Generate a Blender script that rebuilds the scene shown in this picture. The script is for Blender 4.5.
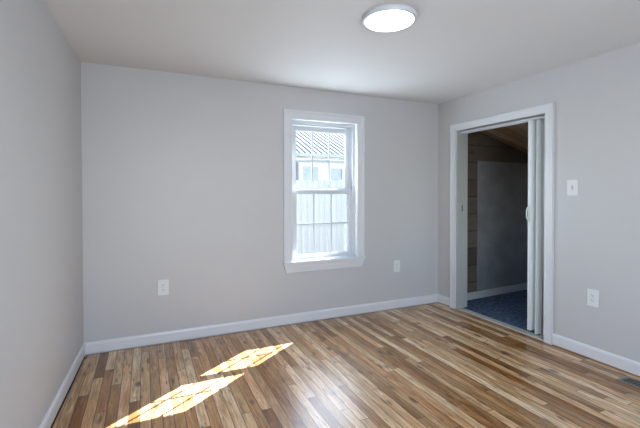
import bpy, bmesh, math, random
from mathutils import Vector, Matrix

random.seed(7)
for o in list(bpy.data.objects):
    bpy.data.objects.remove(o, do_unlink=True)
scene = bpy.context.scene
COL = scene.collection

# ------------------------------------------------------------------ camera
W, H = 3.736, 2.42            # room width (x) and ceiling height
YAW, PITCH, ROLL = 0.4250, -0.0136, -0.0021
F = Vector((math.sin(YAW)*math.cos(PITCH), math.cos(YAW)*math.cos(PITCH), math.sin(PITCH)))
R = Vector((math.cos(YAW), -math.sin(YAW), 0))
U = R.cross(F)
R2 = R*math.cos(ROLL)+U*math.sin(ROLL)
U2 = -R*math.sin(ROLL)+U*math.cos(ROLL)
cd = bpy.data.cameras.new('camera')
cam = bpy.data.objects.new('camera', cd)
COL.objects.link(cam)
m = Matrix((R2, U2, -F)).transposed().to_4x4()
m.translation = Vector((0.4679, -3.7259, 1.3334))
cam.matrix_world = m
cd.sensor_width = 36
cd.lens = 388.1/640*36
cd.shift_y = -15.2/640
cd.clip_start = 0.02
scene.camera = cam

# ------------------------------------------------------------------ light and exposure
scene.view_settings.view_transform = 'Standard'
scene.view_settings.look = 'None'
scene.view_settings.gamma = 1
scene.view_settings.use_curve_mapping = False
scene.view_settings.exposure = 0.0

world = bpy.data.worlds.new('world')
scene.world = world
world.use_nodes = True
wn = world.node_tree.nodes
wl = world.node_tree.links
bg = wn['Background']
sky = wn.new('ShaderNodeTexSky')
sky.sky_type = 'NISHITA'
sky.sun_disc = False
SUN_TRAVEL = Vector((-0.905, -0.69, -1.0)).normalized()
sky.sun_elevation = math.asin(-SUN_TRAVEL.z)
sky.sun_rotation = math.atan2(-SUN_TRAVEL.x, -SUN_TRAVEL.y)
wl.new(sky.outputs[0], bg.inputs[0])
bg.inputs[1].default_value = 0.85

sd = bpy.data.lights.new('sun', 'SUN')
sd.energy = 42.0
sd.angle = math.radians(0.25)
sd.color = (1.0, 0.985, 0.96)
sun = bpy.data.objects.new('sun', sd)
sun.rotation_euler = (-SUN_TRAVEL).to_track_quat('Z', 'Y').to_euler()
sun.location = (6, 6, 8)
COL.objects.link(sun)

def area(name, loc, direction, sx, sy, power, color):
    d = bpy.data.lights.new(name, 'AREA')
    d.shape = 'RECTANGLE'
    d.size, d.size_y = sx, sy
    d.energy = power
    d.color = color
    o = bpy.data.objects.new(name, d)
    o.location = loc
    o.rotation_euler = (-Vector(direction)).to_track_quat('Z', 'Y').to_euler()
    COL.objects.link(o)
    return o
# area lamps standing in for daylight: unseen rear window, then the window in view
area('rear_window_daylight', (1.30, -4.80, 1.50), (0.4, 1, -0.02), 1.5, 1.3, 84, (0.78, 0.88, 1.0))
area('window_daylight', (2.225, 0.045, 1.38), (0, -1, 0.25), 0.62, 1.30, 17, (0.72, 0.86, 1.0))

area('closet_fill_light', (5.0, -2.92, 1.25), (0, 1, -0.1), 0.78, 0.88, 1.7, (0.85, 0.93, 1.0))  # fill lamp added to lift the dim closet; its window is made up

# ------------------------------------------------------------------ helpers
def newmat(name):
    mt = bpy.data.materials.new(name)
    mt.use_nodes = True
    n, l = mt.node_tree.nodes, mt.node_tree.links
    return mt, n, l, n['Principled BSDF']

def paint(name, col, rough=0.5, var=0.03, bump=0.0, scale=6, metal=0.0, spec=0.5):
    mt, n, l, b = newmat(name)
    tc = n.new('ShaderNodeTexCoord')
    ns = n.new('ShaderNodeTexNoise')
    ns.inputs['Scale'].default_value = scale
    ns.inputs['Detail'].default_value = 4
    l.new(tc.outputs['Object'], ns.inputs['Vector'])
    rp = n.new('ShaderNodeValToRGB')
    rp.color_ramp.elements[0].position = 0.3
    rp.color_ramp.elements[1].position = 0.7
    rp.color_ramp.elements[0].color = [c*(1-var) for c in col]+[1]
    rp.color_ramp.elements[1].color = [min(1, c*(1+var)) for c in col]+[1]
    l.new(ns.outputs['Fac'], rp.inputs[0])
    l.new(rp.outputs[0], b.inputs['Base Color'])
    b.inputs['Roughness'].default_value = rough
    b.inputs['Metallic'].default_value = metal
    b.inputs['Specular IOR Level'].default_value = spec
    if bump:
        n2 = n.new('ShaderNodeTexNoise')
        n2.inputs['Scale'].default_value = 260
        n2.inputs['Detail'].default_value = 3
        l.new(tc.outputs['Object'], n2.inputs['Vector'])
        bp = n.new('ShaderNodeBump')
        bp.inputs['Strength'].default_value = bump
        bp.inputs['Distance'].default_value = 0.002
        l.new(n2.outputs['Fac'], bp.inputs['Height'])
        l.new(bp.outputs[0], b.inputs['Normal'])
    return mt

def mathn(n, l, op, a, b=None, c=None):
    nd = n.new('ShaderNodeMath')
    nd.operation = op
    for i, v in enumerate((a, b, c)):
        if v is None:
            continue
        if isinstance(v, (int, float)):
            nd.inputs[i].default_value = v
        else:
            l.new(v, nd.inputs[i])
    return nd.outputs[0]

def plank_material(name, width, lmin, stops, rough, gap=0.0012, gapcol=(0.02, 0.012, 0.008), axis='Y', across='X', knots=0.5, grain=0.35, coat=0.0):
    """Boards running along `axis`, each with a random tone, length, grain and a dark joint."""
    mt, n, l, b = newmat(name)
    tc = n.new('ShaderNodeTexCoord')
    sp = n.new('ShaderNodeSeparateXYZ')
    l.new(tc.outputs['Object'], sp.inputs[0])
    u, v = sp.outputs[across], sp.outputs[axis]
    us = mathn(n, l, 'DIVIDE', u, width)
    row = mathn(n, l, 'FLOOR', us)
    wn1 = n.new('ShaderNodeTexWhiteNoise'); wn1.noise_dimensions = '1D'
    l.new(row, wn1.inputs['W'])
    wn1b = n.new('ShaderNodeTexWhiteNoise'); wn1b.noise_dimensions = '1D'
    l.new(mathn(n, l, 'ADD', row, 37.31), wn1b.inputs['W'])
    ln = mathn(n, l, 'MULTIPLY_ADD', wn1b.outputs['Value'], lmin, lmin)
    vs = mathn(n, l, 'ADD', mathn(n, l, 'DIVIDE', v, ln), mathn(n, l, 'MULTIPLY', wn1.outputs['Value'], 7.0))
    # wobble the joints so that boards of one row differ in length
    seg0 = mathn(n, l, 'FLOOR', vs)
    fr0 = mathn(n, l, 'FRACT', vs)
    cm0 = n.new('ShaderNodeCombineXYZ'); l.new(row, cm0.inputs[0]); l.new(seg0, cm0.inputs[1])
    wcut = n.new('ShaderNodeTexWhiteNoise'); wcut.noise_dimensions = '2D'; l.new(cm0.outputs[0], wcut.inputs['Vector'])
    cut = mathn(n, l, 'MULTIPLY_ADD', wcut.outputs['Value'], 0.5, 0.25)
    past = mathn(n, l, 'GREATER_THAN', fr0, cut)
    seg = mathn(n, l, 'MULTIPLY_ADD', past, 0.5, seg0)
    cm = n.new('ShaderNodeCombineXYZ'); l.new(row, cm.inputs[0]); l.new(seg, cm.inputs[1]); cm.inputs[2].default_value = 3.3
    wid = n.new('ShaderNodeTexWhiteNoise'); wid.noise_dimensions = '3D'; l.new(cm.outputs[0], wid.inputs['Vector'])
    rnd = wid.outputs['Value']
    # grain
    cg = n.new('ShaderNodeCombineXYZ')
    l.new(mathn(n, l, 'MULTIPLY', u, 95.0), cg.inputs[0])
    l.new(mathn(n, l, 'MULTIPLY', v, 5.0), cg.inputs[1])
    l.new(mathn(n, l, 'MULTIPLY', rnd, 91.0), cg.inputs[2])
    g = n.new('ShaderNodeTexNoise'); g.inputs['Scale'].default_value = 1; g.inputs['Detail'].default_value = 6
    g.inputs['Roughness'].default_value = 0.65; g.inputs['Distortion'].default_value = 0.85
    l.new(cg.outputs[0], g.inputs['Vector'])
    cg2 = n.new('ShaderNodeCombineXYZ')
    l.new(mathn(n, l, 'MULTIPLY', u, 16.0), cg2.inputs[0])
    l.new(mathn(n, l, 'MULTIPLY', v, 2.4), cg2.inputs[1])
    l.new(mathn(n, l, 'MULTIPLY', rnd, 53.0), cg2.inputs[2])
    g2 = n.new('ShaderNodeTexNoise'); g2.inputs['Scale'].default_value = 1; g2.inputs['Detail'].default_value = 4
    g2.inputs['Distortion'].default_value = 1.2
    l.new(cg2.outputs[0], g2.inputs['Vector'])
    # board tone: random, shifted by the coarse figure
    tone = mathn(n, l, 'ADD', rnd, mathn(n, l, 'MULTIPLY', mathn(n, l, 'SUBTRACT', g2.outputs['Fac'], 0.5), grain*2.0))
    rp = n.new('ShaderNodeValToRGB')
    el = rp.color_ramp.elements
    el[0].position, el[0].color = stops[0][0], tuple(stops[0][1])+(1,)
    el[1].position, el[1].color = stops[-1][0], tuple(stops[-1][1])+(1,)
    for p_, c_ in stops[1:-1]:
        e = el.new(p_); e.color = tuple(c_)+(1,)
    l.new(tone, rp.inputs[0])
    mr = n.new('ShaderNodeMapRange')
    mr.inputs['From Min'].default_value = 0.28; mr.inputs['From Max'].default_value = 0.72
    mr.inputs['To Min'].default_value = 1-grain; mr.inputs['To Max'].default_value = 1+grain*0.6
    l.new(g.outputs['Fac'], mr.inputs['Value'])
    mul = n.new('ShaderNodeVectorMath'); mul.operation = 'SCALE'
    l.new(rp.outputs[0], mul.inputs[0]); l.new(mr.outputs[0], mul.inputs['Scale'])
    wh = n.new('ShaderNodeTexWhiteNoise'); wh.noise_dimensions = '3D'
    cmh = n.new('ShaderNodeCombineXYZ'); l.new(row, cmh.inputs[0]); l.new(seg, cmh.inputs[1]); cmh.inputs[2].default_value = 9.7
    l.new(cmh.outputs[0], wh.inputs['Vector'])
    hs = n.new('ShaderNodeHueSaturation')
    l.new(mathn(n, l, 'MULTIPLY_ADD', wh.outputs['Value'], -0.014, 0.506), hs.inputs['Hue'])
    l.new(mathn(n, l, 'MULTIPLY_ADD', wh.outputs['Value'], 0.20, 1.10), hs.inputs['Saturation'])
    l.new(mul.outputs[0], hs.inputs['Color'])
    # small dark flecks along the grain
    cf = n.new('ShaderNodeCombineXYZ')
    l.new(mathn(n, l, 'MULTIPLY', u, 38.0), cf.inputs[0]); l.new(mathn(n, l, 'MULTIPLY', v, 7.0), cf.inputs[1]); l.new(mathn(n, l, 'MULTIPLY', rnd, 31.0), cf.inputs[2])
    nf = n.new('ShaderNodeTexNoise'); nf.inputs['Scale'].default_value = 1; nf.inputs['Detail'].default_value = 2
    l.new(cf.outputs[0], nf.inputs['Vector'])
    fr_ = n.new('ShaderNodeMapRange'); fr_.inputs['From Min'].default_value = 0.62; fr_.inputs['From Max'].default_value = 0.74
    fr_.inputs['To Min'].default_value = 1.0; fr_.inputs['To Max'].default_value = 1.0-knots*0.8
    l.new(nf.outputs['Fac'], fr_.inputs['Value'])
    fl = n.new('ShaderNodeVectorMath'); fl.operation = 'SCALE'
    l.new(hs.outputs[0], fl.inputs[0]); l.new(fr_.outputs[0], fl.inputs['Scale'])
    mul = fl
    # knots
    cv = n.new('ShaderNodeCombineXYZ')
    l.new(mathn(n, l, 'MULTIPLY', u, 7.0), cv.inputs[0]); l.new(mathn(n, l, 'MULTIPLY', v, 3.0), cv.inputs[1])
    l.new(mathn(n, l, 'MULTIPLY', rnd, 17.0), cv.inputs[2])
    vo = n.new('ShaderNodeTexVoronoi'); vo.inputs['Scale'].default_value = 1.0
    l.new(cv.outputs[0], vo.inputs['Vector'])
    kr = n.new('ShaderNodeMapRange'); kr.inputs['From Min'].default_value = 0.07; kr.inputs['From Max'].default_value = 0.17
    kr.inputs['To Min'].default_value = knots; kr.inputs['To Max'].default_value = 0
    l.new(vo.outputs['Distance'], kr.inputs['Value'])
    mx = n.new('ShaderNodeMix'); mx.data_type = 'RGBA'
    l.new(kr.outputs[0], mx.inputs['Factor']); l.new(mul.outputs[0], mx.inputs['A'])
    mx.inputs['B'].default_value = tuple(c*0.35 for c in stops[0][1])+(1,)
    # joints
    fu = mathn(n, l, 'FRACT', us)
    eu = mathn(n, l, 'MULTIPLY', mathn(n, l, 'MINIMUM', fu, mathn(n, l, 'SUBTRACT', 1.0, fu)), width)
    e1 = mathn(n, l, 'MINIMUM', fr0, mathn(n, l, 'SUBTRACT', 1.0, fr0))
    e2 = mathn(n, l, 'ABSOLUTE', mathn(n, l, 'SUBTRACT', fr0, cut))
    ev = mathn(n, l, 'MULTIPLY', mathn(n, l, 'MINIMUM', e1, e2), ln)
    ed = mathn(n, l, 'MINIMUM', eu, ev)
    gp = mathn(n, l, 'LESS_THAN', ed, gap)
    mx2 = n.new('ShaderNodeMix'); mx2.data_type = 'RGBA'
    l.new(mathn(n, l, 'MULTIPLY', gp, 0.8), mx2.inputs['Factor']); l.new(mx.outputs['Result'], mx2.inputs['A'])
    mx2.inputs['B'].default_value = gapcol+(1,)
    l.new(mx2.outputs['Result'], b.inputs['Base Color'])
    rr = n.new('ShaderNodeMapRange'); rr.inputs['To Min'].default_value = rough*0.8; rr.inputs['To Max'].default_value = rough*1.25
    l.new(g.outputs['Fac'], rr.inputs['Value']); l.new(rr.outputs[0], b.inputs['Roughness'])
    bp = n.new('ShaderNodeBump'); bp.inputs['Strength'].default_value = 0.35; bp.inputs['Distance'].default_value = 0.0012
    hh = mathn(n, l, 'ADD', mathn(n, l, 'MULTIPLY_ADD', g2.outputs['Fac'], 1.6, mathn(n, l, 'MULTIPLY', g.outputs['Fac'], 0.5)), mathn(n, l, 'ADD', mathn(n, l, 'MULTIPLY', rnd, 0.5), mathn(n, l, 'MULTIPLY', gp, -1.0)))
    l.new(hh, bp.inputs['Height']); l.new(bp.outputs[0], b.inputs['Normal'])
    b.inputs['Coat Weight'].default_value = coat
    b.inputs['Coat Roughness'].default_value = 0.22
    return mt

class MB:
    """collects shapes and links them as one mesh object"""
    def __init__(self):
        self.bm = bmesh.new()
    def box(self, x0, x1, y0, y1, z0, z1, bev=0.0):
        r = bmesh.ops.create_cube(self.bm, size=1.0)
        vs = r['verts']
        for v in vs:
            v.co = Vector(((x0+x1)/2+v.co.x*(x1-x0), (y0+y1)/2+v.co.y*(y1-y0), (z0+z1)/2+v.co.z*(z1-z0)))
        if bev:
            es = list({e for v in vs for e in v.link_edges})
            bmesh.ops.bevel(self.bm, geom=es, offset=bev, segments=2, profile=0.6, affect='EDGES')
        return self
    def prism(self, pts, axis, a, b):
        """polygon pts (2D) extruded along axis from a to b; 2D coords are the other two axes in order"""
        def P(p, t):
            if axis == 'x': return (t, p[0], p[1])
            if axis == 'y': return (p[0], t, p[1])
            return (p[0], p[1], t)
        v0 = [self.bm.verts.new(P(p, a)) for p in pts]
        v1 = [self.bm.verts.new(P(p, b)) for p in pts]
        n = len(pts)
        self.bm.faces.new(v0); self.bm.faces.new(v1)
        for i in range(n):
            self.bm.faces.new((v0[i], v0[(i+1) % n], v1[(i+1) % n], v1[i]))
        bmesh.ops.recalc_face_normals(self.bm, faces=self.bm.faces[:])
        return self
    def hexa(self, pts):
        """eight corners: bottom 4 (ccw) then top 4"""
        v = [self.bm.verts.new(p) for p in pts]
        for f in ((0, 3, 2, 1), (4, 5, 6, 7), (0, 1, 5, 4), (1, 2, 6, 5), (2, 3, 7, 6), (3, 0, 4, 7)):
            self.bm.faces.new([v[i] for i in f])
        bmesh.ops.recalc_face_normals(self.bm, faces=self.bm.faces[:])
        return self
    def cyl(self, c, r, depth, axis='z', seg=24, r2=None):
        M = Matrix.Translation(Vector(c))
        if axis == 'x': M = M @ Matrix.Rotation(math.pi/2, 4, 'Y')
        if axis == 'y': M = M @ Matrix.Rotation(math.pi/2, 4, 'X')
        bmesh.ops.create_cone(self.bm, cap_ends=True, segments=seg, radius1=r, radius2=r if r2 is None else r2, depth=depth, matrix=M)
        return self
    def lathe(self, prof, c, seg=64):
        rings = []
        for r, z in prof:
            if r < 1e-6:
                rings.append([self.bm.verts.new((c[0], c[1], c[2]+z))])
            else:
                rings.append([self.bm.verts.new((c[0]+r*math.cos(2*math.pi*k/seg), c[1]+r*math.sin(2*math.pi*k/seg), c[2]+z)) for k in range(seg)])
        for a, b in zip(rings, rings[1:]):
            for k in range(seg):
                k2 = (k+1) % seg
                q = [a[k % len(a)], a[k2 % len(a)], b[k2 % len(b)], b[k % len(b)]]
                q = list(dict.fromkeys(q))
                if len(q) > 2:
                    self.bm.faces.new(q)
        bmesh.ops.recalc_face_normals(self.bm, faces=self.bm.faces[:])
        return self
    def tube(self, pts, r, seg=10):
        pts = [Vector(p) for p in pts]
        rings = []
        for i, p in enumerate(pts):
            t = (pts[min(i+1, len(pts)-1)]-pts[max(i-1, 0)]).normalized()
            a = t.orthogonal().normalized() if i == 0 else (rings_a-t*rings_a.dot(t)).normalized()
            rings_a = a
            bb = t.cross(a)
            rings.append([self.bm.verts.new(p+a*r*math.cos(2*math.pi*k/seg)+bb*r*math.sin(2*math.pi*k/seg)) for k in range(seg)])
        for A, B in zip(rings, rings[1:]):
            for k in range(seg):
                self.bm.faces.new((A[k], A[(k+1) % seg], B[(k+1) % seg], B[k]))
        self.bm.faces.new(rings[0]); self.bm.faces.new(rings[-1])
        bmesh.ops.recalc_face_normals(self.bm, faces=self.bm.faces[:])
        return self
    def build(self, name, mat, parent=None, smooth=False, label=None):
        me = bpy.data.meshes.new(name)
        self.bm.to_mesh(me); self.bm.free()
        o = bpy.data.objects.new(name, me)
        me.materials.append(mat)
        COL.objects.link(o)
        if parent is not None:
            o.parent = parent
            pm = parent
            off = Vector()
            M = Matrix.Identity(4)
            chain = []
            while pm is not None:
                chain.append(pm); pm = pm.parent
            if any(c.location.length > 0 for c in chain):
                pass
        if smooth:
            for p in me.polygons: p.use_smooth = True
            md = o.modifiers.new('edges', 'EDGE_SPLIT'); md.split_angle = math.radians(35)
        if label: o['label'] = label
        return o

def empty(name, loc, label, cat, group=None, rz=0):
    o = bpy.data.objects.new(name, None)
    o.empty_display_size = 0.05
    o.location = loc; o.rotation_euler = (0, 0, rz)
    COL.objects.link(o)
    if cat is None:
        o['kind'] = 'structure'
        if label: o['label'] = label
        return o
    o['label'] = label; o['category'] = cat
    if group: o['group'] = group
    return o

def struct(o, label=None):
    o['kind'] = 'structure'
    if label: o['label'] = label
    return o

# ------------------------------------------------------------------ materials
M_wall = paint('wall_paint', (0.555, 0.55, 0.552), 0.45, 0.012, 0.25, 1.4)
M_ceil = paint('ceiling_paint', (0.74, 0.74, 0.74), 0.7, 0.01, 0.2, 1.5)
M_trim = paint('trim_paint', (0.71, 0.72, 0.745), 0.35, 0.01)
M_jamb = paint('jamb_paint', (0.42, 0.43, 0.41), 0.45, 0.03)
M_vinyl = paint('white_vinyl', (0.60, 0.625, 0.66), 0.3, 0.01)
M_accord = paint('folding_door_vinyl', (0.66, 0.69, 0.69), 0.4, 0.03)
M_accord_post = paint('folding_door_post', (0.74, 0.77, 0.80), 0.35, 0.01)
M_plastic = paint('white_plastic', (0.74, 0.75, 0.76), 0.3, 0.01)
M_slot = paint('dark_slot', (0.05, 0.05, 0.05), 0.6, 0.1)
M_metal = paint('plated_metal', (0.45, 0.45, 0.43), 0.35, 0.1, metal=0.8)
M_reg = paint('register_paint', (0.22, 0.21, 0.18), 0.45, 0.1, metal=0.3)
M_black = paint('plain_black', (0.015, 0.015, 0.015), 0.4, 0.1)
M_thresh = paint('threshold_metal', (0.50, 0.51, 0.45), 0.45, 0.08, metal=0.1)
M_floor = plank_material('oak_strip_floor', 0.062, 1.5,
    [(0.0, (0.24, 0.125, 0.06)), (0.2, (0.37, 0.215, 0.115)), (0.5, (0.52, 0.33, 0.195)), (0.8, (0.69, 0.475, 0.30)), (1.0, (0.82, 0.63, 0.45))],
    0.32, coat=0.25, grain=0.6, knots=0.85, gap=0.0022)
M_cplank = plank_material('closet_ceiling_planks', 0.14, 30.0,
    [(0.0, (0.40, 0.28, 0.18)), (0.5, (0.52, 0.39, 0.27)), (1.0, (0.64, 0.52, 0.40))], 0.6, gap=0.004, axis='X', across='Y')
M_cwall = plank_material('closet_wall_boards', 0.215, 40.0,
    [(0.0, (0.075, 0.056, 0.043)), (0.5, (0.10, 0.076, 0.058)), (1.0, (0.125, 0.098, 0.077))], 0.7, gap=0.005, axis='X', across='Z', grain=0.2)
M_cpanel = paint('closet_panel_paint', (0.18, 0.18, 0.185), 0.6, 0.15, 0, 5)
M_fence = plank_material('white_fence_boards', 0.14, 6.0,
    [(0.0, (0.86, 0.83, 0.78)), (0.5, (0.90, 0.87, 0.82)), (1.0, (0.94, 0.91, 0.86))], 0.7, gap=0.005, gapcol=(0.62, 0.60, 0.58), axis='Z', across='X', knots=0.15, grain=0.1)
M_roof = paint('metal_roof', (0.30, 0.31, 0.325), 0.9, 0.03, spec=0.0)
M_rib = paint('metal_roof_rib', (0.10, 0.115, 0.16), 0.9, 0.03, spec=0.0)
M_gutter = paint('grey_gutter', (0.40, 0.43, 0.52), 0.5, 0.05)
M_siding = paint('white_siding', (0.70, 0.72, 0.76), 0.6, 0.03)
M_siding_trim = paint('white_siding_trim', (0.86, 0.88, 0.9), 0.6, 0.02)
M_winglass = paint('house_window_glass', (0.34, 0.38, 0.50), 0.15, 0.1)
M_shutter = paint('dark_shutter', (0.16, 0.18, 0.24), 0.5, 0.1)
M_bounce_cut = paint('dark_bounce_cut', (0.10, 0.095, 0.09), 0.8, 0.2)  # for the added outer layer that cuts bounce onto the fence
M_ground = paint('dry_grass_ground', (0.075, 0.075, 0.055), 0.9, 0.3, 0, 3)

# carpet
M_carpet, n, l, b = newmat('blue_carpet')
tc = n.new('ShaderNodeTexCoord')
ns = n.new('ShaderNodeTexNoise'); ns.inputs['Scale'].default_value = 26; ns.inputs['Detail'].default_value = 8; ns.inputs['Roughness'].default_value = 0.8
l.new(tc.outputs['Object'], ns.inputs['Vector'])
rp = n.new('ShaderNodeValToRGB')
rp.color_ramp.elements[0].position = 0.35; rp.color_ramp.elements[0].color = (0.018, 0.025, 0.042, 1)
rp.color_ramp.elements[1].position = 0.68; rp.color_ramp.elements[1].color = (0.15, 0.23, 0.37, 1)
l.new(ns.outputs['Fac'], rp.inputs[0]); l.new(rp.outputs[0], b.inputs['Base Color'])
b.inputs['Roughness'].default_value = 1; b.inputs['Specular IOR Level'].default_value = 0.1
bp = n.new('ShaderNodeBump'); bp.inputs['Strength'].default_value = 0.8; bp.inputs['Distance'].default_value = 0.01
l.new(ns.outputs['Fac'], bp.inputs['Height']); l.new(bp.outputs[0], b.inputs['Normal'])

# clear pane: mostly see-through with a faint mirror
M_glass = bpy.data.materials.new('window_pane'); M_glass.use_nodes = True
n, l = M_glass.node_tree.nodes, M_glass.node_tree.links
n.remove(n['Principled BSDF'])
tr = n.new('ShaderNodeBsdfTransparent'); tr.inputs[0].default_value = (0.97, 0.985, 0.98, 1)
gl = n.new('ShaderNodeBsdfGlossy'); gl.inputs['Roughness'].default_value = 0.02
mxs = n.new('ShaderNodeMixShader'); mxs.inputs[0].default_value = 0.05
l.new(tr.outputs[0], mxs.inputs[1]); l.new(gl.outputs[0], mxs.inputs[2])
l.new(mxs.outputs[0], n['Material Output'].inputs[0])

# lit diffuser
M_diff = bpy.data.materials.new('lit_diffuser'); M_diff.use_nodes = True
n, l = M_diff.node_tree.nodes, M_diff.node_tree.links
b = n['Principled BSDF']
b.inputs['Base Color'].default_value = (0.9, 0.9, 0.9, 1)
b.inputs['Emission Color'].default_value = (1.0, 0.985, 0.96, 1)
b.inputs['Emission Strength'].default_value = 5.0

# ------------------------------------------------------------------ room shell
T = 0.16
YR = -4.55                       # rear wall, behind the camera
LA = math.tan(0.0393)            # the left wall splays slightly outwards towards the camera
FG = 0.022
mb = MB()
fp = [(LA*(-FG)+FG, -FG), (W+0.06, -FG), (W+0.06, YR-T), (LA*(YR-T)+FG, YR-T)]
mb.prism(fp, 'z', -0.02, 0.0)
struct(mb.build('floor', M_floor), 'narrow oak strip floor of mixed brown and tan boards')
struct(MB().box(-0.6, W+0.06, YR-T, 0.0, -0.12, -0.02).build('shadow_line_slab', M_black), 'black slab in the edge gap, drawn as a contact shadow line')  # black slab draws the contact shadow line where boards meet the walls
struct(MB().box(-0.6, W+T, YR-T, 0.2, H, H+0.12).build('ceiling', M_ceil), 'flat pale grey painted ceiling')
# back wall with the window hole
WX0, WX1, WZ0, WZ1 = 1.842, 2.598, 0.622, 2.093
HX0, HX1, HZ0, HZ1 = WX0-0.012, WX1+0.012, WZ0-0.02, WZ1+0.012
TB = 0.20
GZ0 = -0.5
mb = MB()
mb.box(-0.6, HX0, 0, TB, -0.5, H).box(HX1, W+T, 0, TB, -0.5, H).box(HX0, HX1, 0, TB, -0.5, HZ0).box(HX0, HX1, 0, TB, HZ1, H)
struct(mb.build('wall_back', M_wall), 'grey painted wall holding the window')
# unseen dark layer added outside the back wall to cut sun bounce
mb = MB()
mb.box(-0.6, HX0+0.01, TB, TB+0.02, GZ0, 3.0).box(HX1-0.01, W+2.5, TB, TB+0.02, GZ0, 3.0).box(HX0+0.01, HX1-0.01, TB, TB+0.02, GZ0, HZ0).box(HX0+0.01, HX1-0.01, TB, TB+0.02, HZ1, 3.0)
struct(mb.build('bounce_cut_layer', M_bounce_cut), 'unseen dark layer added outside the back wall to cut bounce light')
# left wall
x2 = LA*YR
struct(MB().hexa([(-T, 0, -0.1), (0, 0, -0.1), (x2, YR, -0.1), (x2-T, YR, -0.1), (-T, 0, H), (0, 0, H), (x2, YR, H), (x2-T, YR, H)]).build('wall_left', M_wall), 'plain grey wall on the left')
# right wall with the doorway
DY0, DY1, DZ = -1.405, -0.318, 2.045
mb = MB()
mb.box(W, W+T, YR-T, DY0-0.012, -0.1, H).box(W, W+T, DY1+0.012, 0.0, -0.1, H).box(W, W+T, DY0-0.012, DY1+0.012, DZ+0.012, H)
struct(mb.build('wall_right', M_wall), 'grey wall on the right with the doorway')
# rear wall with a window opening behind the camera
mb = MB()
mb.box(-0.6, 0.45, YR-T, YR, -0.1, H).box(2.15, W, YR-T, YR, -0.1, H).box(0.45, 2.15, YR-T, YR, -0.1, 0.8).box(0.45, 2.15, YR-T, YR, 2.2, H)
struct(mb.build('wall_rear', M_wall))
mb = MB()
for a in (0.45, 1.28, 2.11):
    mb.box(a, a+0.04, YR-0.10, YR-0.04, 0.8, 2.2)
mb.box(0.49, 2.11, YR-0.10, YR-0.04, 0.8, 0.84).box(0.49, 2.11, YR-0.10, YR-0.04, 2.16, 2.2).box(0.49, 2.11, YR-0.095, YR-0.045, 1.48, 1.52)
wr = empty('window_2', (1.30, YR, 0.8), None, None)
def reparent(o, p):
    o.parent = p
    o.matrix_parent_inverse = Matrix.Translation(-Vector(p.location))
    return o
def part(mb, name, mat, parent, smooth=False, label=None):
    """mesh given in world coordinates under an Empty that is only translated"""
    o = mb.build(name, mat, None, smooth, label)
    p = Vector(parent.matrix_world.translation) if parent.parent else Vector(parent.location)
    root = parent
    off = Vector(root.location)
    while root.parent is not None:
        root = root.parent
        off += Vector(root.location)
    o.data.transform(Matrix.Translation(-off))
    o.parent = parent
    return o
part(mb, 'window_frame', M_vinyl, wr)

# baseboards: flat board with an eased, slightly thinner top edge
def base_profile(d, s=1):
    return [(0, 0.008), (s*d, 0.008), (s*d, 0.082), (s*(d-0.004), 0.094), (s*(d-0.009), 0.101), (0, 0.101)]
BD = 0.015
mb = MB()
mb.prism([(p[0], p[1]) for p in [(0-x, z) for x, z in base_profile(BD)]], 'x', 0.0, W)
struct(mb.build('baseboard_back', M_trim))
mb = MB().prism([(W-x, z) for x, z in base_profile(BD)], 'y', YR, -1.475)
mb.prism([(W-x, z) for x, z in base_profile(BD)], 'y', -0.230, -0.0)
struct(mb.build('baseboard_right', M_trim))
mb = MB()
pr = base_profile(BD)
for (a, b_) in ((YR, 0.0),):
    v0 = [mb.bm.verts.new((x+LA*a, a, z)) for x, z in pr]
    v1 = [mb.bm.verts.new((x+LA*b_, b_, z)) for x, z in pr]
    mb.bm.faces.new(v0); mb.bm.faces.new(v1)
    for i in range(len(pr)):
        j = (i+1) % len(pr)
        mb.bm.faces.new((v0[i], v0[j], v1[j], v1[i]))
    bmesh.ops.recalc_face_normals(mb.bm, faces=mb.bm.faces[:])
struct(mb.build('baseboard_left', M_trim))

# ------------------------------------------------------------------ window in the back wall
win = empty('window_1', (2.225, 0, WZ0), 'white double-hung window with a grid of thin bars', None)
# casing: mitred flat boards with a raised outer back band
def casing_frame(mb, x0, x1, z0, z1, w, y0, y1, sill=False):
    """three mitred boards around an opening (outer rectangle x0..x1, top z1) of width w"""
    def hx(pts):
        mb.hexa([(p[0], y1, p[1]) for p in pts]+[(p[0], y0, p[1]) for p in pts])
    hx([(x0, z0), (x0+w, z0), (x0+w, z1-w), (x0, z1)])
    hx([(x1-w, z0), (x1, z0), (x1, z1), (x1-w, z1-w)])
    hx([(x0, z1), (x0+w, z1-w), (x1-w, z1-w), (x1, z1)])
mb = MB()
casing_frame(mb, 1.757, 2.674, 0.638, 2.173, 0.080, -0.016, 0.0)
casing_frame(mb, 1.747, 2.684, 0.638, 2.183, 0.020, -0.024, 0.0)
casing_frame(mb, 1.825, 2.607, 0.638, 2.107, 0.012, -0.020, 0.0)
part(mb, 'casing', M_trim, win)
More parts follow.
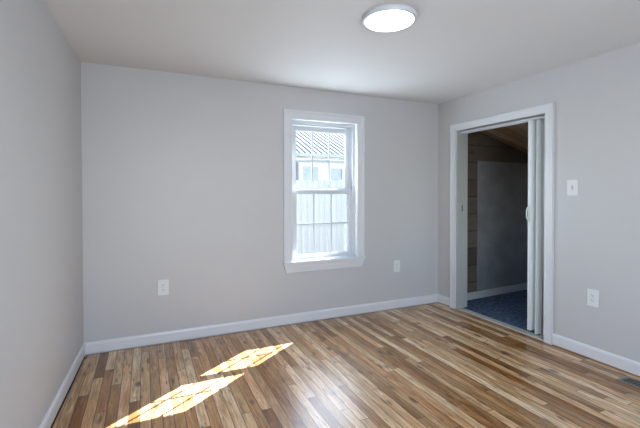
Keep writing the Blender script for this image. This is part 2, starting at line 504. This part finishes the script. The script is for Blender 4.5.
# stool and tapered apron
mb = MB().box(1.735, 2.690, -0.040, 0.0, 0.619, 0.641, 0.004)
mb.box(WX0-0.01, WX1, 0.0, 0.055, 0.619, 0.641)
part(mb, 'window_sill', M_trim, win)
ap = [(-0.032, 0.619), (-0.032, 0.606), (-0.028, 0.598), (-0.026, 0.575), (-0.022, 0.556), (-0.018, 0.528), (0.0, 0.522), (0.0, 0.619)]
mb = MB()
def apx(z, left):
    t = (0.619-z)/0.097
    return (1.744+0.026*t) if left else (2.682-0.026*t)
v0 = [mb.bm.verts.new((apx(z, True), y, z)) for y, z in ap]
v1 = [mb.bm.verts.new((apx(z, False), y, z)) for y, z in ap]
mb.bm.faces.new(v0); mb.bm.faces.new(v1)
for i in range(len(ap)):
    j = (i+1) % len(ap)
    mb.bm.faces.new((v0[i], v0[j], v1[j], v1[i]))
bmesh.ops.recalc_face_normals(mb.bm, faces=mb.bm.faces[:])
part(mb, 'apron', M_trim, win)
# wooden jamb liner and vinyl frame with tracks
def rect_frame(mb, x0, x1, z0, z1, wl_, wr_, wb, wt, y0, y1, bev=0.0):
    mb.box(x0, x0+wl_, y0, y1, z0, z1, bev); mb.box(x1-wr_, x1, y0, y1, z0, z1, bev)
    mb.box(x0+wl_, x1-wr_, y0, y1, z0, z0+wb, bev); mb.box(x0+wl_, x1-wr_, y0, y1, z1-wt, z1, bev)
mb = MB()
rect_frame(mb, HX0, HX1, 0.602, HZ1, 0.012, 0.012, 0.02, 0.012, 0.0, 0.045)
part(mb, 'jamb_liner', M_trim, win)
mb = MB()
rect_frame(mb, HX0, HX1, 0.602, HZ1, 0.040, 0.040, 0.035, 0.040, 0.045, 0.056)
rect_frame(mb, HX0, HX1, 0.602, HZ1, 0.026, 0.026, 0.030, 0.028, 0.056, 0.20)
rect_frame(mb, HX0+0.026, HX1-0.026, 0.64, HZ1-0.028, 0.014, 0.014, 0.010, 0.014, 0.092, 0.100)
rect_frame(mb, HX0+0.026, HX1-0.026, 0.63, HZ1-0.028, 0.034, 0.034, 0.018, 0.016, 0.142, 0.19)
part(mb, 'window_frame', M_vinyl, win)
def sash(name, x0, x1, z0, z1, y0, y1, sw, bw, tw, nm):
    mb = MB()
    rect_frame(mb, x0, x1, z0, z1, sw, sw, bw, tw, y0, y1, 0.003)
    # inner glazing bead
    rect_frame(mb, x0+sw, x1-sw, z0+bw, z1-tw, 0.007, 0.007, 0.007, 0.007, y0+0.010, y1-0.010)
    s = part(mb, name, M_vinyl, win)
    gx0, gx1, gz0, gz1 = x0+sw, x1-sw, z0+bw, z1-tw
    ym = (y0+y1)/2
    part(MB().box(gx0, gx1, ym-0.002, ym+0.002, gz0, gz1), 'glass_pane', M_glass, s)
    g = MB()
    for k in (1, 2):
        xx = gx0+(gx1-gx0)*k/3
        g.box(xx-0.008, xx+0.008, ym+0.004, ym+0.010, gz0, gz1)
    zz = (gz0+gz1)/2
    g.box(gx0, gx1, ym+0.004, ym+0.010, zz-0.008, zz+0.008)
    for k in (1, 2):   # little rosette where the bars cross
        xx = gx0+(gx1-gx0)*k/3
        g.cyl((xx, ym+0.007, zz), 0.011, 0.008, 'y', 8)
    part(g, 'window_grille', M_vinyl, s)
    return s
sash('lower_sash', 1.864, 2.578, 0.641, 1.372, 0.058, 0.090, 0.046, 0.044, 0.038, 0)
us = sash('upper_sash', 1.872, 2.570, 1.345, 2.050, 0.102, 0.134, 0.050, 0.036, 0.050, 1)

# ------------------------------------------------------------------ doorway trim
tr_ = empty('trim_1', (W, -0.85, 0), 'white casing and jamb around the doorway', None)
mb = MB()
def casing_y(mb, y0, y1, z1, w, xa, xb):
    def hx(pts):
        mb.hexa([(xb, p[0], p[1]) for p in pts]+[(xa, p[0], p[1]) for p in pts])
    hx([(y0, 0.0), (y0+w, 0.0), (y0+w, z1-w), (y0, z1)])
    hx([(y1-w, 0.0), (y1, 0.0), (y1, z1), (y1-w, z1-w)])
    hx([(y0, z1), (y0+w, z1-w), (y1-w, z1-w), (y1, z1)])
casing_y(mb, -1.475, -0.230, 2.122, 0.075, W-0.018, W)
casing_y(mb, -1.475, -0.230, 2.122, 0.014, W-0.024, W-0.016)
casing_y(mb, -1.410, -0.295, 2.058, 0.010, W-0.021, W-0.016)
part(mb, 'casing', M_trim, tr_)
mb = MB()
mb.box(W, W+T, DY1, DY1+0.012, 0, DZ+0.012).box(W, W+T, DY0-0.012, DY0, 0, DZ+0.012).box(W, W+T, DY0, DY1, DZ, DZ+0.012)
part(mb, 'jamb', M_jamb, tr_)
# catch plate on the left jamb
part(MB().box(W+0.064, W+0.084, DY1-0.003, DY1, 1.115, 1.205, 0.001), 'strike_plate', M_metal, tr_)
part(MB().box(W+0.070, W+0.078, DY1-0.006, DY1-0.003, 1.125, 1.195), 'latch_slot', M_black, tr_)
# threshold strip
mb = MB().prism([(W-0.004, 0.0), (W+0.004, 0.006), (W+0.05, 0.008), (W+0.085, 0.006), (W+0.092, 0.0)], 'y', DY0, DY1)
o = mb.build('threshold_strip', M_thresh)
o['label'] = 'pale metal threshold strip between the wood floor and blue carpet'; o['category'] = 'threshold'

# ------------------------------------------------------------------ folding door
fd = empty('folding_door', (W+0.08, -1.27, 0.0), 'white vinyl accordion folding door pushed open against the right jamb', 'door')
part(MB().box(W+0.052, W+0.056, DY0, DY1, 2.018, DZ).box(W+0.104, W+0.108, DY0, DY1, 2.018, DZ).box(W+0.052, W+0.108, DY0, DY1, DZ-0.006, DZ)
     .box(W+0.046, W+0.052, DY0, DY1, 2.018, 2.024).box(W+0.108, W+0.114, DY0, DY1, 2.018, 2.024), 'track', M_trim, fd)
# lead post
part(MB().box(W+0.050, W+0.110, -1.214, -1.180, 0.030, 2.016, 0.005), 'lead_post', M_accord_post, fd)
# handle: bow pull on both sides of the post
hd = MB()
for s, x in ((-1, W+0.050),):
    hd.box(x-0.004, x, -1.206, -1.188, 1.06, 1.22, 0.002)
    hd.tube([(x-0.004, -1.197, 1.075), (x-0.018, -1.193, 1.085), (x-0.024, -1.188, 1.11), (x-0.024, -1.188, 1.17), (x-0.018, -1.193, 1.195), (x-0.004, -1.197, 1.205)], 0.006)
part(hd, 'handle', M_accord, fd, True)
part(MB().box(W+0.070, W+0.090, -1.181, -1.176, 1.10, 1.18, 0.001), 'latch', M_metal, fd)
# pleats: zigzag vinyl sheets; bottoms splay a little like the real bunched-up door
def pleat(ya, xa, yb, xb, splay=0.0, z0=0.03, t=0.004):
    mb = MB()
    d = Vector((xb-xa, yb-ya, 0)).normalized()
    nrm = Vector((-d.y, d.x, 0))*t/2
    n_ = 8
    rows = []
    for k in range(n_+1):
        z = z0+(2.016-z0)*k/n_
        s = splay*(1-k/n_)**2
        a = Vector((xa, ya+s*0.5, z)); b2 = Vector((xb, yb+s, z))
        rows.append([mb.bm.verts.new(p) for p in (a-nrm, b2-nrm, b2+nrm, a+nrm)])
    for A, B in zip(rows, rows[1:]):
        for i in range(4):
            mb.bm.faces.new((A[i], A[(i+1) % 4], B[(i+1) % 4], B[i]))
    mb.bm.faces.new(rows[0]); mb.bm.faces.new(rows[-1])
    bmesh.ops.recalc_face_normals(mb.bm, faces=mb.bm.faces[:])
    return mb
xf, xk = W+0.034, W+0.126
ys = [-1.214, -1.248, -1.282, -1.318, -1.352, -1.392]
side = False
xprev = W+0.062
for i in range(len(ys)-1):
    xn = xk if not side else xf
    if i == len(ys)-2: xn = W+0.08
    sp_ = 0.020 if i in (2, 3) else (0.008 if i in (1, 6) else 0.0)
    part(pleat(ys[i], xprev, ys[i+1], xn, sp_, 0.045 if i < 2 else 0.020), 'pleat', M_accord, fd)
    xprev = xn
    side = not side
part(MB().box(W+0.055, W+0.105, DY0, -1.392, 0.020, 2.018), 'wall_post', M_accord_post, fd)

# ------------------------------------------------------------------ closet behind the doorway
CX0, CX1 = W+T, W+T+2.3
ang = math.radians(3.5)
def cy(x, off=0.0): return -0.085+(x-4.18)*math.tan(ang)+off
def cz(x): return 2.119-(x-4.328)*0.258
struct(MB().box(W+0.06, CX1+0.1, -2.9, 0.0, -0.12, -0.002).hexa([(W+0.06, 0, -0.12), (CX1+0.1, 0, -0.12), (CX1+0.1, 0.25, -0.12), (W+0.06, 0.25, -0.12), (W+0.06, 0, -0.002), (CX1+0.1, 0, -0.002), (CX1+0.1, 0.25, -0.002), (W+0.06, 0.25, -0.002)]).build('floor', M_cwall), None)
bpy.data.objects[-1 if False else 'floor.001']['kind'] = 'structure'
mb = MB()
mb.box(W+0.088, CX1, -2.8, 0.1, -0.002, 0.004)
o = mb.build('carpet', M_carpet)
o['label'] = 'dark blue carpet on the closet floor beyond the doorway'; o['category'] = 'carpet'
def slab(xa, xb, offa, offb, za, zb):
    return [(xa, cy(xa, offa), za), (xb, cy(xb, offa), za), (xb, cy(xb, offb), za), (xa, cy(xa, offb), za)]
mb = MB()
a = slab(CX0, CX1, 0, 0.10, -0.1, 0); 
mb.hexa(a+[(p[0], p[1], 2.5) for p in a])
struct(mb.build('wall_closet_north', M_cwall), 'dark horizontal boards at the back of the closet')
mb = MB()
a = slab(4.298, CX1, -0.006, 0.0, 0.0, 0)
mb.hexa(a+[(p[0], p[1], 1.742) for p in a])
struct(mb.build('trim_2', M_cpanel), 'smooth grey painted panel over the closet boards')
mb = MB()
a = slab(CX0, CX1, -0.020, -0.004, 0.004, 0)
mb.hexa(a+[(p[0], p[1], 0.092) for p in a])
struct(mb.build('baseboard_closet_north', M_jamb))
struct(MB().box(CX1, CX1+0.1, -2.8, 0.15, -0.1, 2.5).build('wall_closet_east', M_cwall))
struct(MB().box(CX0, 4.6, -2.9, -2.8, -0.1, 2.5).box(5.4, CX1+0.1, -2.9, -2.8, -0.1, 2.5).box(4.6, 5.4, -2.9, -2.8, -0.1, 0.8).box(4.6, 5.4, -2.9, -2.8, 1.7, 2.5).build('wall_closet_south', M_cwall))  # opening in this unseen wall added for the closet fill lamp
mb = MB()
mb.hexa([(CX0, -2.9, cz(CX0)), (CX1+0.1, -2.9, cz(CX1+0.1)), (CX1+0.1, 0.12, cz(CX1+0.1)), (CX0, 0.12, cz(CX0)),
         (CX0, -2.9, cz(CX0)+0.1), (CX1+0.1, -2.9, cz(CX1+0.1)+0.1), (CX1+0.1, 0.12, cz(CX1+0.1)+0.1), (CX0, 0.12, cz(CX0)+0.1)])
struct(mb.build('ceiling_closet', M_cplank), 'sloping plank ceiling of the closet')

# ------------------------------------------------------------------ ceiling light
LC = (1.852, -1.709, H)
cl = empty('ceiling_light', LC, 'round white flush ceiling light, switched on', 'ceiling light')
part(MB().lathe([(0.0, -0.001), (0.168, -0.001), (0.170, -0.008), (0.168, -0.018), (0.165, -0.026), (0.152, -0.027), (0.150, -0.024), (0.0, -0.024)], LC, 72), 'rim', M_vinyl, cl, True)
part(MB().lathe([(0.0, -0.025), (0.148, -0.025), (0.147, -0.029), (0.13, -0.032), (0.0, -0.034)], LC, 72), 'diffuser', M_diff, cl, True)

# ------------------------------------------------------------------ outlets and switch
def outlet(loc, rz, label, cat='outlet', group=None):
    """local frame: plate in the xz plane, facing -y"""
    e = empty('wall_outlet', loc, label, cat, group, rz)
    MB().box(-0.045, 0.045, -0.007, 0.0, -0.068, 0.068, 0.003).build('cover_plate', M_plastic, e)
    for s in (-1, 1):
        r = MB().box(-0.017, 0.017, -0.009, -0.004, s*0.021-0.0155, s*0.021+0.0155, 0.002).build('receptacle', M_plastic, e)
        sl = MB()
        sl.box(-0.0078, -0.0052, -0.0094, -0.0088, s*0.021-0.001, s*0.021+0.009)
        sl.box(0.0052, 0.0078, -0.0094, -0.0088, s*0.021+0.000, s*0.021+0.008)
        sl.cyl((0, -0.0091, s*0.021-0.007), 0.0028, 0.0006, 'y', 12)
        sl.build('slot', M_slot, r)
    MB().cyl((0, -0.0065, 0), 0.0032, 0.002, 'y', 12).build('screw', M_metal, e)
    return e
GR = 'duplex outlets low on the walls'
outlet((0.616, 0, 0.498), 0, 'white duplex outlet on the back wall, to the left of the window', group=GR)
outlet((3.127, 0, 0.490), 0, 'white duplex outlet on the back wall between window and doorway', group=GR)
outlet((W, -1.806, 0.492), -math.pi/2, 'white duplex outlet on the right wall, below the light switch', group=GR)
sw = empty('light_switch', (W, -1.637, 1.378), 'white light switch plate on the wall right of the doorway', 'light switch', rz=-math.pi/2)
MB().box(-0.045, 0.045, -0.007, 0.0, -0.066, 0.066, 0.003).build('cover_plate', M_plastic, sw)
MB().box(-0.008, 0.008, -0.008, -0.004, -0.015, 0.015, 0.001).build('toggle_surround', M_jamb, sw)
MB().hexa([(-0.004, -0.016, -0.009), (0.004, -0.016, -0.009), (0.004, -0.005, -0.002), (-0.004, -0.005, -0.002),
           (-0.004, -0.018, -0.004), (0.004, -0.018, -0.004), (0.004, -0.005, 0.008), (-0.004, -0.005, 0.008)]).build('toggle', M_plastic, sw)
for s in (-1, 1):
    MB().cyl((0, -0.0065, s*0.030), 0.003, 0.002, 'y', 12).build('screw', M_metal, sw)

# ------------------------------------------------------------------ floor register
rg = empty('floor_register', (3.585, -2.245, 0.0), 'metal floor register with dark slots beside the right baseboard', 'floor vent')
def rp_(mb, name, mat, smooth=False):
    return mb.build(name, mat, rg, smooth)
hw, hl = 0.068, 0.155
mb = MB()
mb.hexa([(-hw, -hl, 0), (hw, -hl, 0), (hw, hl, 0), (-hw, hl, 0), (-hw+0.006, -hl+0.006, 0.005), (hw-0.006, -hl+0.006, 0.005), (hw-0.006, hl-0.006, 0.005), (-hw+0.006, hl-0.006, 0.005)])
# frame ring drawn as four bevelled strips over a dark well
mb.bm.free(); mb.bm = bmesh.new()
for (x0, x1, y0, y1) in ((-hw, -hw+0.020, -hl, hl), (hw-0.020, hw, -hl, hl), (-hw+0.020, hw-0.020, -hl, -hl+0.024), (-hw+0.020, hw-0.020, hl-0.024, hl)):
    mb.box(x0, x1, y0, y1, 0.0, 0.006, 0.0015)
rp_(mb, 'frame', M_reg)
rp_(MB().box(-hw+0.018, hw-0.018, -hl+0.02, hl-0.02, 0.0002, 0.001), 'duct_opening', M_black)
nl = 12
for k in range(nl):
    y = -hl+0.030+(2*hl-0.060)*k/(nl-1)
    rp_(MB().box(-hw+0.020, hw-0.020, y-0.0022, y+0.0022, 0.001, 0.004), 'louvre', M_reg)

# ------------------------------------------------------------------ outside
GZ = -0.5
struct(MB().box(-14, 26, 0.2, 30, GZ-0.1, GZ).build('ground', M_ground), 'dry grass yard outside')
# board fence
FY = 4.0
fe = empty('wooden_fence', (4.5, FY, GZ), 'white board fence seen through the window', 'fence')
mb = MB()
x = -3.0
while x < 12.5:
    dz = random.uniform(-0.012, 0.012)
    mb.box(x+0.003, x+0.137, FY, FY+0.02, GZ+0.04, 1.615+dz)
    x += 0.14
part(mb, 'board_panel', M_fence, fe)
for z in (-0.15, 0.68, 1.45):
    part(MB().box(-3.0, 12.5, FY+0.02, FY+0.06, z-0.04, z+0.04), 'rail', M_fence, fe)
part(MB().box(-3.0, 12.5, FY-0.018, FY, 0.645, 0.685), 'front_batten', M_siding_trim, fe)
for k in range(7):
    xx = -2.8+2.5*k
    part(MB().box(xx, xx+0.09, FY+0.06, FY+0.15, GZ, 1.55), 'post', M_fence, fe)

# neighbouring house with a ribbed metal roof
HY = 10.0
hb = empty('neighbor_house', (7.0, HY+0.4, GZ), 'white neighbouring house with a ribbed metal roof, beyond the fence', 'house')
X0, X1 = 1.5, 13.0
ZE = 2.88
part(MB().box(X0+0.3, X1-0.3, HY+0.45, HY+7.0, GZ, ZE-0.08), 'wall', M_siding, hb)
rs = 0.43
mb = MB()
mb.prism([(HY, ZE), (HY+4.2, ZE+4.2*rs), (HY+8.4, ZE), (HY+8.4, ZE-0.05), (HY+4.2, ZE+4.2*rs-0.05), (HY, ZE-0.05)], 'x', X0, X1)
rf = part(mb, 'roof', M_roof, hb)
ribs = MB()
xx = X0+0.1
while xx < X1:
    ribs.prism([(HY-0.01, ZE-0.01), (HY-0.01, ZE+0.03), (HY+4.2, ZE+4.2*rs+0.03), (HY+4.2, ZE+4.2*rs-0.01)], 'x', xx, xx+0.032)
    xx += 0.235
part(ribs, 'roof_rib', M_rib, rf)
part(MB().box(X0, X1, HY-0.05, HY-0.015, ZE-0.11, ZE-0.015), 'gutter', M_gutter, hb)
part(MB().box(X0, X1, HY, HY+0.45, ZE-0.10, ZE-0.06), 'soffit', M_siding_trim, hb)
part(MB().box(X0, X1, HY+0.30, HY+0.45, 2.60, 2.70), 'frieze_board', M_siding_trim, hb)
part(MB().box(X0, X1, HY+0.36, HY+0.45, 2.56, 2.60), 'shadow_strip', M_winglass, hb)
for (a, b_, z0, z1) in ((6.13, 6.48, 1.85, 2.42), (6.55, 6.80, 1.85, 2.40), (7.35, 7.80, 1.85, 2.36), (9.3, 9.9, 1.4, 2.36)):
    wf = part(MB().box(a-0.05, b_+0.05, HY+0.41, HY+0.45, z0-0.05, z1+0.05), 'window', M_siding_trim, hb)
    part(MB().box(a, b_, HY+0.395, HY+0.41, z0, z1), 'pane', M_winglass, wf)
part(MB().box(5.86, 5.95, HY+0.40, HY+0.45, 1.85, 2.55), 'shutter', M_shutter, hb)
part(MB().box(7.80, 7.86, HY+0.40, HY+0.45, 1.9, 2.35), 'shutter', M_shutter, hb)
part(MB().box(X0+0.3, X1-0.3, HY+0.40, HY+0.45, 1.80, 1.84), 'siding_band', M_rib, hb)
